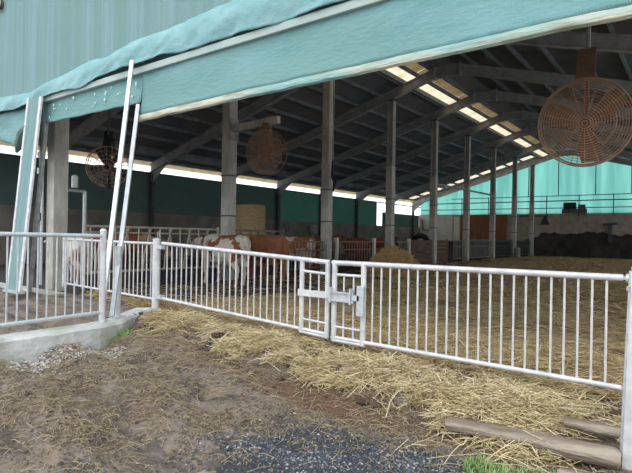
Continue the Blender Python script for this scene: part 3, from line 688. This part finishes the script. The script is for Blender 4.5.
# ------------------------------------------------------------------ cattle
def loft(m, rings, n=14):                     # rings: centre, half width (y), half height (along plane normal), direction
    v = []; f = []
    for i, (c, hw, hh, d) in enumerate(rings):
        c = Vector(c); d = Vector(d).normalized(); side = Vector((0, 1, 0)); up = side.cross(d)*-1
        if abs(d.y) > .9: side = Vector((1, 0, 0)); up = Vector((0, 0, 1))
        for k in range(n):
            a = 2*math.pi*k/n; v.append(c + side*math.cos(a)*hw + up*math.sin(a)*hh)
        if i:
            for k in range(n): f.append(((i-1)*n+k, (i-1)*n+(k+1) % n, i*n+(k+1) % n, i*n+k))
    f += [tuple(range(n))[::-1], tuple(range((len(rings)-1)*n, len(rings)*n))]
    m.add(v, f)
def cow_mesh(name, head=(1.45, 1.2), stride=0):
    m = MB(); X = (1, 0, 0)
    loft(m, [((-.88, 0, 1.13), .10, .12, X), ((-.84, 0, 1.10), .22, .24, X), ((-.68, 0, 1.05), .27, .32, X), ((-.45, 0, 1.0), .29, .36, X), ((-.15, 0, .95), .34, .40, X),
             ((.15, 0, .94), .345, .41, X), ((.45, 0, .98), .29, .40, X), ((.65, 0, 1.0), .24, .36, X), ((.80, 0, 1.02), .16, .26, X), ((.86, 0, 1.03), .08, .14, X)])
    hx, hz = head; d = Vector((hx-.7, 0, hz-1.12))
    loft(m, [((.60, 0, 1.08), .17, .30, d), ((.85, 0, 1.08+(hz-1.08)*.35), .13, .22, d), ((hx-.22, 0, hz), .11, .16, d), ((hx-.1, 0, hz+.02), .10, .13, d)])
    hd = Vector((.75, 0, -.62)); h0 = Vector((hx-.16, 0, hz+.08))
    loft(m, [(h0, .08, .09, hd), (h0+hd*.10, .125, .135, hd), (h0+hd*.26, .115, .13, hd), (h0+hd*.45, .085, .095, hd), (h0+hd*.60, .078, .08, hd), (h0+hd*.68, .07, .065, hd), (h0+hd*.72, .04, .04, hd)])
    for s in (-1, 1):
        e = h0+hd*.07+Vector((0, s*.10, .02)); m.tube([e, e+Vector((-.02, s*.10, .0)), e+Vector((-.04, s*.2, -.04)), e+Vector((-.05, s*.24, -.06))], [.025, .045, .04, .012], 8)
        # front leg
        m.tube([(.55, s*.17, .95), (.56, s*.18, .72), (.57+stride*s*.5, s*.17, .48), (.56+stride*s, s*.17, .42), (.56+stride*s, s*.17, .16), (.57+stride*s, s*.17, .10), (.59+stride*s, s*.17, .02), (.59+stride*s, s*.17, 0)],
               [.15, .12, .075, .07, .045, .055, .065, .065], 10)
        # hind leg with hock pointing backward
        m.tube([(-.60, s*.18, 1.0), (-.56, s*.19, .78), (-.58-stride*s*.4, s*.18, .62), (-.70-stride*s, s*.17, .50), (-.72-stride*s, s*.17, .42), (-.66-stride*s, s*.17, .16), (-.65-stride*s, s*.17, .10), (-.62-stride*s, s*.17, .02), (-.62-stride*s, s*.17, 0)],
               [.19, .17, .115, .075, .06, .045, .055, .065, .065], 10)
    m.tube([(-.84, 0, 1.27), (-.92, 0, 1.25), (-.95, 0, 1.0), (-.94, 0, .7), (-.94, 0, .5), (-.94, 0, .38)], [.05, .04, .028, .025, .045, .02], 8)
    m.tube([(-.35, 0, .72), (-.38, 0, .58), (-.4, 0, .52)], [.2, .14, .05], 10)
    me = bpy.data.meshes.new(name); me.from_pydata(m.v, [], m.f)
    o = bpy.data.objects.new(name, me); C.objects.link(o)
    r = o.modifiers.new('r', 'REMESH'); r.mode = 'VOXEL'; r.voxel_size = .022
    s_ = o.modifiers.new('s', 'SMOOTH'); s_.iterations = 5; s_.factor = .5
    dg = bpy.context.evaluated_depsgraph_get(); out = bpy.data.meshes.new_from_object(o.evaluated_get(dg)); bpy.data.objects.remove(o)
    out.polygons.foreach_set('use_smooth', [True]*len(out.polygons)); return out, h0, hd
def coat(name, base, patch, thr, scale=1.6, off=0, face=None):
    m = bpy.data.materials.new(name); m.use_nodes = True; N = m.node_tree.nodes; L = m.node_tree.links; b = N['Principled BSDF']; b.inputs['Roughness'].default_value = .85; b.inputs['Specular IOR Level'].default_value = .2
    tc = N.new('ShaderNodeTexCoord'); mp = N.new('ShaderNodeMapping'); mp.inputs['Location'].default_value = (off, off*.7, off*.3); L.new(tc.outputs['Object'], mp.inputs[0])
    n = N.new('ShaderNodeTexNoise'); n.inputs['Scale'].default_value = scale; n.inputs['Detail'].default_value = 3; L.new(mp.outputs[0], n.inputs['Vector'])
    r = N.new('ShaderNodeMapRange'); r.inputs[1].default_value = thr-.012; r.inputs[2].default_value = thr+.012; L.new(n.outputs['Fac'], r.inputs[0])
    x = N.new('ShaderNodeMix'); x.data_type = 'RGBA'; x.inputs[6].default_value = (*base, 1); x.inputs[7].default_value = (*patch, 1); L.new(r.outputs[0], x.inputs[0])
    n2 = N.new('ShaderNodeTexNoise'); n2.inputs['Scale'].default_value = 9; L.new(tc.outputs['Object'], n2.inputs['Vector'])
    y = N.new('ShaderNodeMix'); y.data_type = 'RGBA'; y.blend_type = 'MULTIPLY'; y.inputs[0].default_value = .5; L.new(x.outputs[2], y.inputs[6]); L.new(n2.outputs['Color'], y.inputs[7])
    L.new(y.outputs[2], b.inputs['Base Color']); return m
wh = (.95, .86, .76); br = (.40, .15, .07)
coats = {'pied': coat('pied_coat', wh, br, .56, 2.6, 2.3), 'brown': coat('brown_coat', (.50, .20, .11), (.30, .10, .055), .6, 1.2, 2),
         'brownwhite': coat('brown_white_coat', (.48, .19, .10), wh, .52, 1.3, 5), 'red': coat('dark_red_coat', (.30, .09, .055), (.42, .16, .09), .6, 1, 7),
         'pale': coat('pale_coat', (1.0, .92, .86), (.75, .50, .40), .56, 1.4, 3), 'tan': coat('tan_coat', (.55, .36, .18), (.8, .7, .55), .6, 1.5, 11)}
cm = [cow_mesh('cow_body_feeding', (1.40, 1.12), .06), cow_mesh('cow_body_upright', (1.32, 1.36), -.05)]
def cow(loc, ang, kind, coatname, label, sc=1.0):
    me, h0, hd = cm[kind]; me = me.copy() if me.users else me
    me.materials.clear(); me.materials.append(coats[coatname])
    o = bpy.data.objects.new('cow', me); C.objects.link(o); o.location = loc; o.rotation_euler = (0, 0, ang); o.scale = (sc,)*3; tag(o, label, 'cow')
    for s in (-1, 1):
        p = h0+hd*.2+Vector((.03, s*.112, .03)); MB().tube([p+Vector((0, -s*.01, 0)), p+Vector((.004, s*.012, 0))], [.02, .012], 8).build('eye', eye_m, o)
        for hx in ((.59+(.06 if kind == 0 else -.05)*s), (-.62-(.06 if kind == 0 else -.05)*s)):
            MB().tube([(hx, s*.17, -.005), (hx+.01, s*.17, .055)], [.075, .062], 10).build('hoof', hoof_m, o)
    return o
PI = math.pi
cow((-10.1, 9.42, 0), PI-.12, 0, 'pied', 'white cow with brown patches standing behind the left gate leaf', 1.0)
cow((-10.15, 11.15, 0), PI-.3, 0, 'brown', 'chestnut brown cow standing just right of the white and brown cow')
cow((-12.3, 15.0, 0), PI+.05, 0, 'brownwhite', 'brown and white cow behind the rusty pen gate')
cow((-12.8, 17.6, 0), PI*.5, 1, 'red', 'dark red cow behind the pen fence, above the gate latch', .98)
cow((-12.6, 19.9, 0), PI*.55, 0, 'red', 'dark red cow partly behind the third column', .98)
cow((-12.9, 22.8, 0), PI*.5, 1, 'red', 'furthest dark red cow behind the straw mound', .98)
cow((-12.95, 7.75, 0), .0, 1, 'red', 'dark red cow with its head at the feed fence right of the leaning poles', .95)
cow((-13.0, 8.6, 0), .0, 0, 'tan', 'tan cow with its head at the feed fence right of the thick pale post', .98)
cow((-12.95, 6.8, 0), PI-.1, 0, 'pale', 'pale cow standing behind the white barred panel left of the leaning poles', .95)

# ------------------------------------------------------------------ straw, gravel, mud, grass
rng = np.random.default_rng(5)
def straws(name, pts, ln, w, mt, label=None, parent=None, flat=.18, seed=0, bend=.25, lift=.015, cat='straw'):
    """each straw: a three-sided bent stalk"""
    r = np.random.default_rng(seed); n = len(pts); pts = np.array(pts, float)
    L = r.uniform(*ln, n)[:, None]; a = r.uniform(0, 2*np.pi, n); e = r.normal(0, flat, n)
    d = np.stack([np.cos(a)*np.cos(e), np.sin(a)*np.cos(e), np.sin(e)], 1)
    s = np.stack([-np.sin(a), np.cos(a), np.zeros(n)], 1); u = np.cross(d, s)
    wv = (w*r.uniform(.6, 1.3, n))[:, None]; bd = (r.normal(0, bend, n)[:, None])*L*.5
    c = [pts-d*L/2, pts+s*bd*.5+np.array([0, 0, lift]), pts+d*L/2]
    V = []
    for q in c:
        for t in range(3):
            g = 2*np.pi*t/3; V.append(q+s*wv*.5*np.cos(g)+u*wv*.5*np.sin(g))
    V = np.stack(V, 1).reshape(-1, 3)
    F = [];  base = np.arange(n)*9
    for sg in (0, 3):
        for t in range(3):
            F.append(np.stack([base+sg+t, base+sg+(t+1) % 3, base+sg+3+(t+1) % 3, base+sg+3+t], 1))
    F = np.stack(F, 1).reshape(-1, 4)
    me = bpy.data.meshes.new(name); me.vertices.add(len(V)); me.vertices.foreach_set('co', V.astype(np.float32).ravel())
    me.loops.add(F.size); me.loops.foreach_set('vertex_index', F.astype(np.int32).ravel())
    me.polygons.add(len(F)); me.polygons.foreach_set('loop_start', np.arange(0, F.size, 4, dtype=np.int32)); me.update(calc_edges=True); me.validate()
    me.materials.append(mt); o = bpy.data.objects.new(name, me); C.objects.link(o)
    if parent is not None: o.parent = parent
    o['kind'] = 'stuff'
    if label: tag(o, label, cat)
    return o
R = random.Random(11)
def hit(x, y): return -6.95 < x < -.1
# pile of straw against the gate
P = []
while len(P) < 26000:
    x = R.uniform(-7.0, .4); y = R.gauss(4.42+.18*sm((-x-1)/4), .40-.08*sm((-x-1)/4))
    if y < 3.3 or y > 5.3: continue
    c = nf(x, y, 1.3, 20)+.5*nf(x, y, 3.5, 21)
    if nf(x, y, 4.2, 26)+.6*nf(x, y, 9, 27)+.5*nf(x, y, 2, 28) < -.05 and R.random() < .93: continue
    if c < .08-.16*(1-abs(y-4.5)) and R.random() < .93: continue
    if y < 4.0 and R.random() < .45: continue
    if x < -5.9 and y < 4.1+(-5.9-x)*.9: continue
    if x < -1.7 and y < 4.08+.25*nf(x, y, 2.2, 25) and R.random() < .9: continue
    P.append((x, y, gz(x, y)+.006+abs(R.gauss(0, .024))*(1+1.6*max(0, c))*(.5 if y > 4.7 else 1)))
straws('loose_straw', P, (.10, .36), .0065, straw_gold, 'golden loose straw heaped along the foot of the white gate', seed=1, flat=.25)
P = []
while len(P) < 3800:
    x = R.uniform(-6, .3); y = R.uniform(1.5, 4.1)
    d = .4*sm((y-2.6)/1.3) + .30*sm((-x-3.0)/1.0) + .15
    g, s, r = masks(x, y)
    if R.random() > d*(.5+1.3*max(0, nf(x, y, 1.1, 30)+.25))*(1-.75*g): continue
    P.append((x, y, gz(x, y)+.008))
straws('scattered_straw', P, (.05, .22), .005, straw_mud, 'muddy straw scattered over the ground before the gate', seed=2, flat=.1)
P = []
while len(P) < 62000:
    y = 5.1 + 34*R.random()**2.0; x = R.uniform(-10.9, 1.8)
    if y > 14 and x > -2 : 
        if x > -.2: continue
    if -x > y*1.25+3: continue
    c = nf(x, y, .7, 40)+.5*nf(x, y, 2.2, 41)
    if c < -.04 and R.random() < .82: continue
    if R.random() < .93*manure(x, y): continue
    P.append((x, y, fz(x, y)+.01+abs(R.gauss(0, .03))*(1+max(0, c))))
near = [p for p in P if p[1] < 11]; farp = [p for p in P if p[1] >= 11]
straws('trampled_straw', near, (.12, .42), .008, straw_old, 'trampled golden brown straw bedding inside the barn behind the gate', seed=3, flat=.2)
straws('trampled_straw', farp, (.25, .7), .02, straw_old, 'paler straw bedding deep in the barn towards the back wall', seed=4, flat=.22)
P = []
while len(P) < 14000:
    x = R.uniform(-5.9, .2); y = R.uniform(1.4, 4.4); g, s_, r_ = masks(x, y)
    if nf(x, y, 1.7, 80)+.6*nf(x, y, 5, 81) < .0 or R.random() < .75*g or R.random() < .6*r_: continue
    P.append((x, y, gz(x, y)+.003))
straws('chaff', P, (.015, .07), .0045, straw_mud, 'short chopped chaff trodden into the muddy yard', seed=9, flat=.1)
# heap of straw before the brown partition
P = []
for i in range(6000):
    r = R.random()**.6; a = R.uniform(0, 2*PI); x = -8.6+r*.85*math.cos(a); y = 16.0+r*1.4*math.sin(a)
    h = .86*(1-r**2)*(1+.2*nf(x, y, 2)); P.append((x, y, h+R.gauss(0, .03)))
m = MB(); v = []; f = []
for i in range(9):
    r = i/8
    for k in range(24):
        a = 2*PI*k/24; x = r*.85*math.cos(a); y = r*1.4*math.sin(a); v.append((-8.6+x, 16+y, .84*(1-r*r)*(1+.2*nf(x-8.6, y+16, 2))-.04))
    if i:
        for k in range(24): f.append(((i-1)*24+k, (i-1)*24+(k+1) % 24, i*24+(k+1) % 24, i*24+k))
t = thing('straw_mound', 'orange gold mound of straw before the brown board partition', 'straw mound')
m.add(v, f).build('core', bale_m, t, smooth=True)
straws('loose_straw', P, (.15, .5), .015, straw_orange, parent=t, seed=6, flat=.5)

def stones(name, pts, sz, mt, label, cat, squash=.7):
    oc = [(1, 0, 0), (-1, 0, 0), (0, 1, 0), (0, -1, 0), (0, 0, 1), (0, 0, -1)]; of = [(0, 2, 4), (2, 1, 4), (1, 3, 4), (3, 0, 4), (2, 0, 5), (1, 2, 5), (3, 1, 5), (0, 3, 5)]
    m = MB()
    for p in pts:
        s = R.uniform(*sz); a = R.random()*6
        ca, sa = math.cos(a), math.sin(a); q = [R.uniform(.6, 1.3) for _ in range(6)]
        m.add([(p[0]+s*k*(ca*x-sa*y), p[1]+s*k*(sa*x+ca*y), p[2]+s*squash*k*z) for (x, y, z), k in zip(oc, q)], of)
    o = m.build(name, mt); tag(o, label, cat, kind='stuff'); return o
P = []
while len(P) < 11000:
    x = R.uniform(-3.2, -.4); y = R.uniform(1.6, 4.0)
    if R.random() < masks(x, y)[0]*(.3+1.2*max(0, nf(x, y, 2, 50)+.35)): P.append((x, y, gz(x, y)+.002))
stones('dark_gravel', P, (.004, .014), gravel_m, 'dark wet gravel patch at the bottom middle of the yard', 'gravel')
P = []
while len(P) < 1500:
    x = R.uniform(-5.85, -4.9); y = R.uniform(2.2, 3.5)
    if R.random() < math.exp(-((x+5.6)/.3)**2): P.append((x, y, gz(x, y)+.004))
stones('pale_gravel', P, (.008, .02), pebble_m, 'pale gravel lying at the foot of the left kerb', 'gravel')
P = []
while len(P) < 5200:
    x = R.uniform(-5.8, -.4); y = R.uniform(1.5, 4.6)
    if nf(x, y, 1.5, 60) > -.05 and masks(x, y)[0] < .5: P.append((x, y, gz(x, y)))
stones('mud_clods', P, (.006, .024), clod_m, 'small brown mud clods over the rutted yard', 'mud')
P = []
while len(P) < 170:
    x = R.uniform(-6.6, .2); y = R.uniform(3.95, 4.85)
    if nf(x, y, 4.2, 26)+.6*nf(x, y, 9, 27)+.5*nf(x, y, 2, 28) < -.16: P.append((x, y, gz(x, y)+.02))
o = stones('manure_lumps', P, (.04, .10), lump_m, 'dark brown lumps of manure among the straw at the gate foot', 'manure', .55)
sb = o.modifiers.new('round', 'SUBSURF'); sb.levels = sb.render_levels = 2
tx = bpy.data.textures.new('lump_noise', 'CLOUDS'); tx.noise_scale = .05
dp = o.modifiers.new('rough', 'DISPLACE'); dp.texture = tx; dp.strength = .03; dp.texture_coords = 'GLOBAL'
def tuft(cx, cy, rx, ry, n, h, label):
    P = MB()
    for i in range(n):
        a = R.uniform(0, 2*PI); q = R.random()**.6; x = cx+rx*q*math.cos(a); y = cy+ry*q*math.sin(a); z = gz(x, y)-.01
        t_ = R.uniform(0, 2*PI); hh = h*R.uniform(.4, 1); dx, dy = math.cos(t_), math.sin(t_); l = hh*R.uniform(.2, .8); w = .0035
        P.add([(x-dy*w, y+dx*w, z), (x+dy*w, y-dx*w, z), (x+dx*l*.4+dy*w, y+dy*l*.4-dx*w, z+hh*.6), (x+dx*l*.4-dy*w, y+dy*l*.4+dx*w, z+hh*.6), (x+dx*l, y+dy*l, z+hh)], [(0, 1, 2, 3), (3, 2, 4)])
    tag(P.build('grass_tuft', grass_m), label, 'grass', kind='stuff')
tuft(-1.12, 3.42, .14, .12, 420, .10, 'green grass tuft in front of the log, nearer its left end')
tuft(-.78, 3.48, .17, .12, 520, .10, 'green grass tuft in front of the log, nearer the square post')
tuft(-5.86, 3.72, .10, .16, 300, .10, 'small green weeds growing at the kerb corner under the leaning poles')

# log and broken wood on the right
def log(name, p, q, r0, r1, label, seed=0, mt=wood_m, flat=.8):
    p, q = Vector(p), Vector(q); d = q-p; Ln = d.length; v = []; f = []; n = 18; K = 26
    for i in range(K+1):
        s = i/K; r = r0+(r1-r0)*s
        if i in (0, K): r *= .82
        for k in range(n):
            a = 2*PI*k/n; j = 1+.13*noise.noise(Vector((s*3, math.cos(a)*1.5, math.sin(a)*1.5+seed)))+.06*noise.noise(Vector((s*9, math.cos(a)*4, math.sin(a)*4+seed)))
            v.append((s*Ln, r*j*math.cos(a)+.03*math.sin(s*3+seed), r*j*flat*math.sin(a)))
        if i:
            for k in range(n): f.append(((i-1)*n+k, (i-1)*n+(k+1) % n, i*n+(k+1) % n, i*n+k))
    f += [tuple(range(n))[::-1], tuple(range(K*n, (K+1)*n))]
    o = MB().add(v, f).build(name, mt, smooth=True); o.location = p; o.rotation_euler = d.to_track_quat('X', 'Z').to_euler(); tag(o, label, 'log'); return o
log('fallen_log', (-1.56, 3.80, -.09), (-.40, 3.97, -.10), .06, .085, 'long weathered log lying before the right end of the gate', 1)
log('wood_stump', (-.72, 3.72, -.20), (-.42, 3.68, -.19), .06, .06, 'short pale wood chunk under the right end of the long log', 5)
log('wood_stump', (-.80, 4.22, -.02), (-.40, 4.22, .0), .05, .05, 'greyish wood piece in the straw behind the log beside the square post', 8)
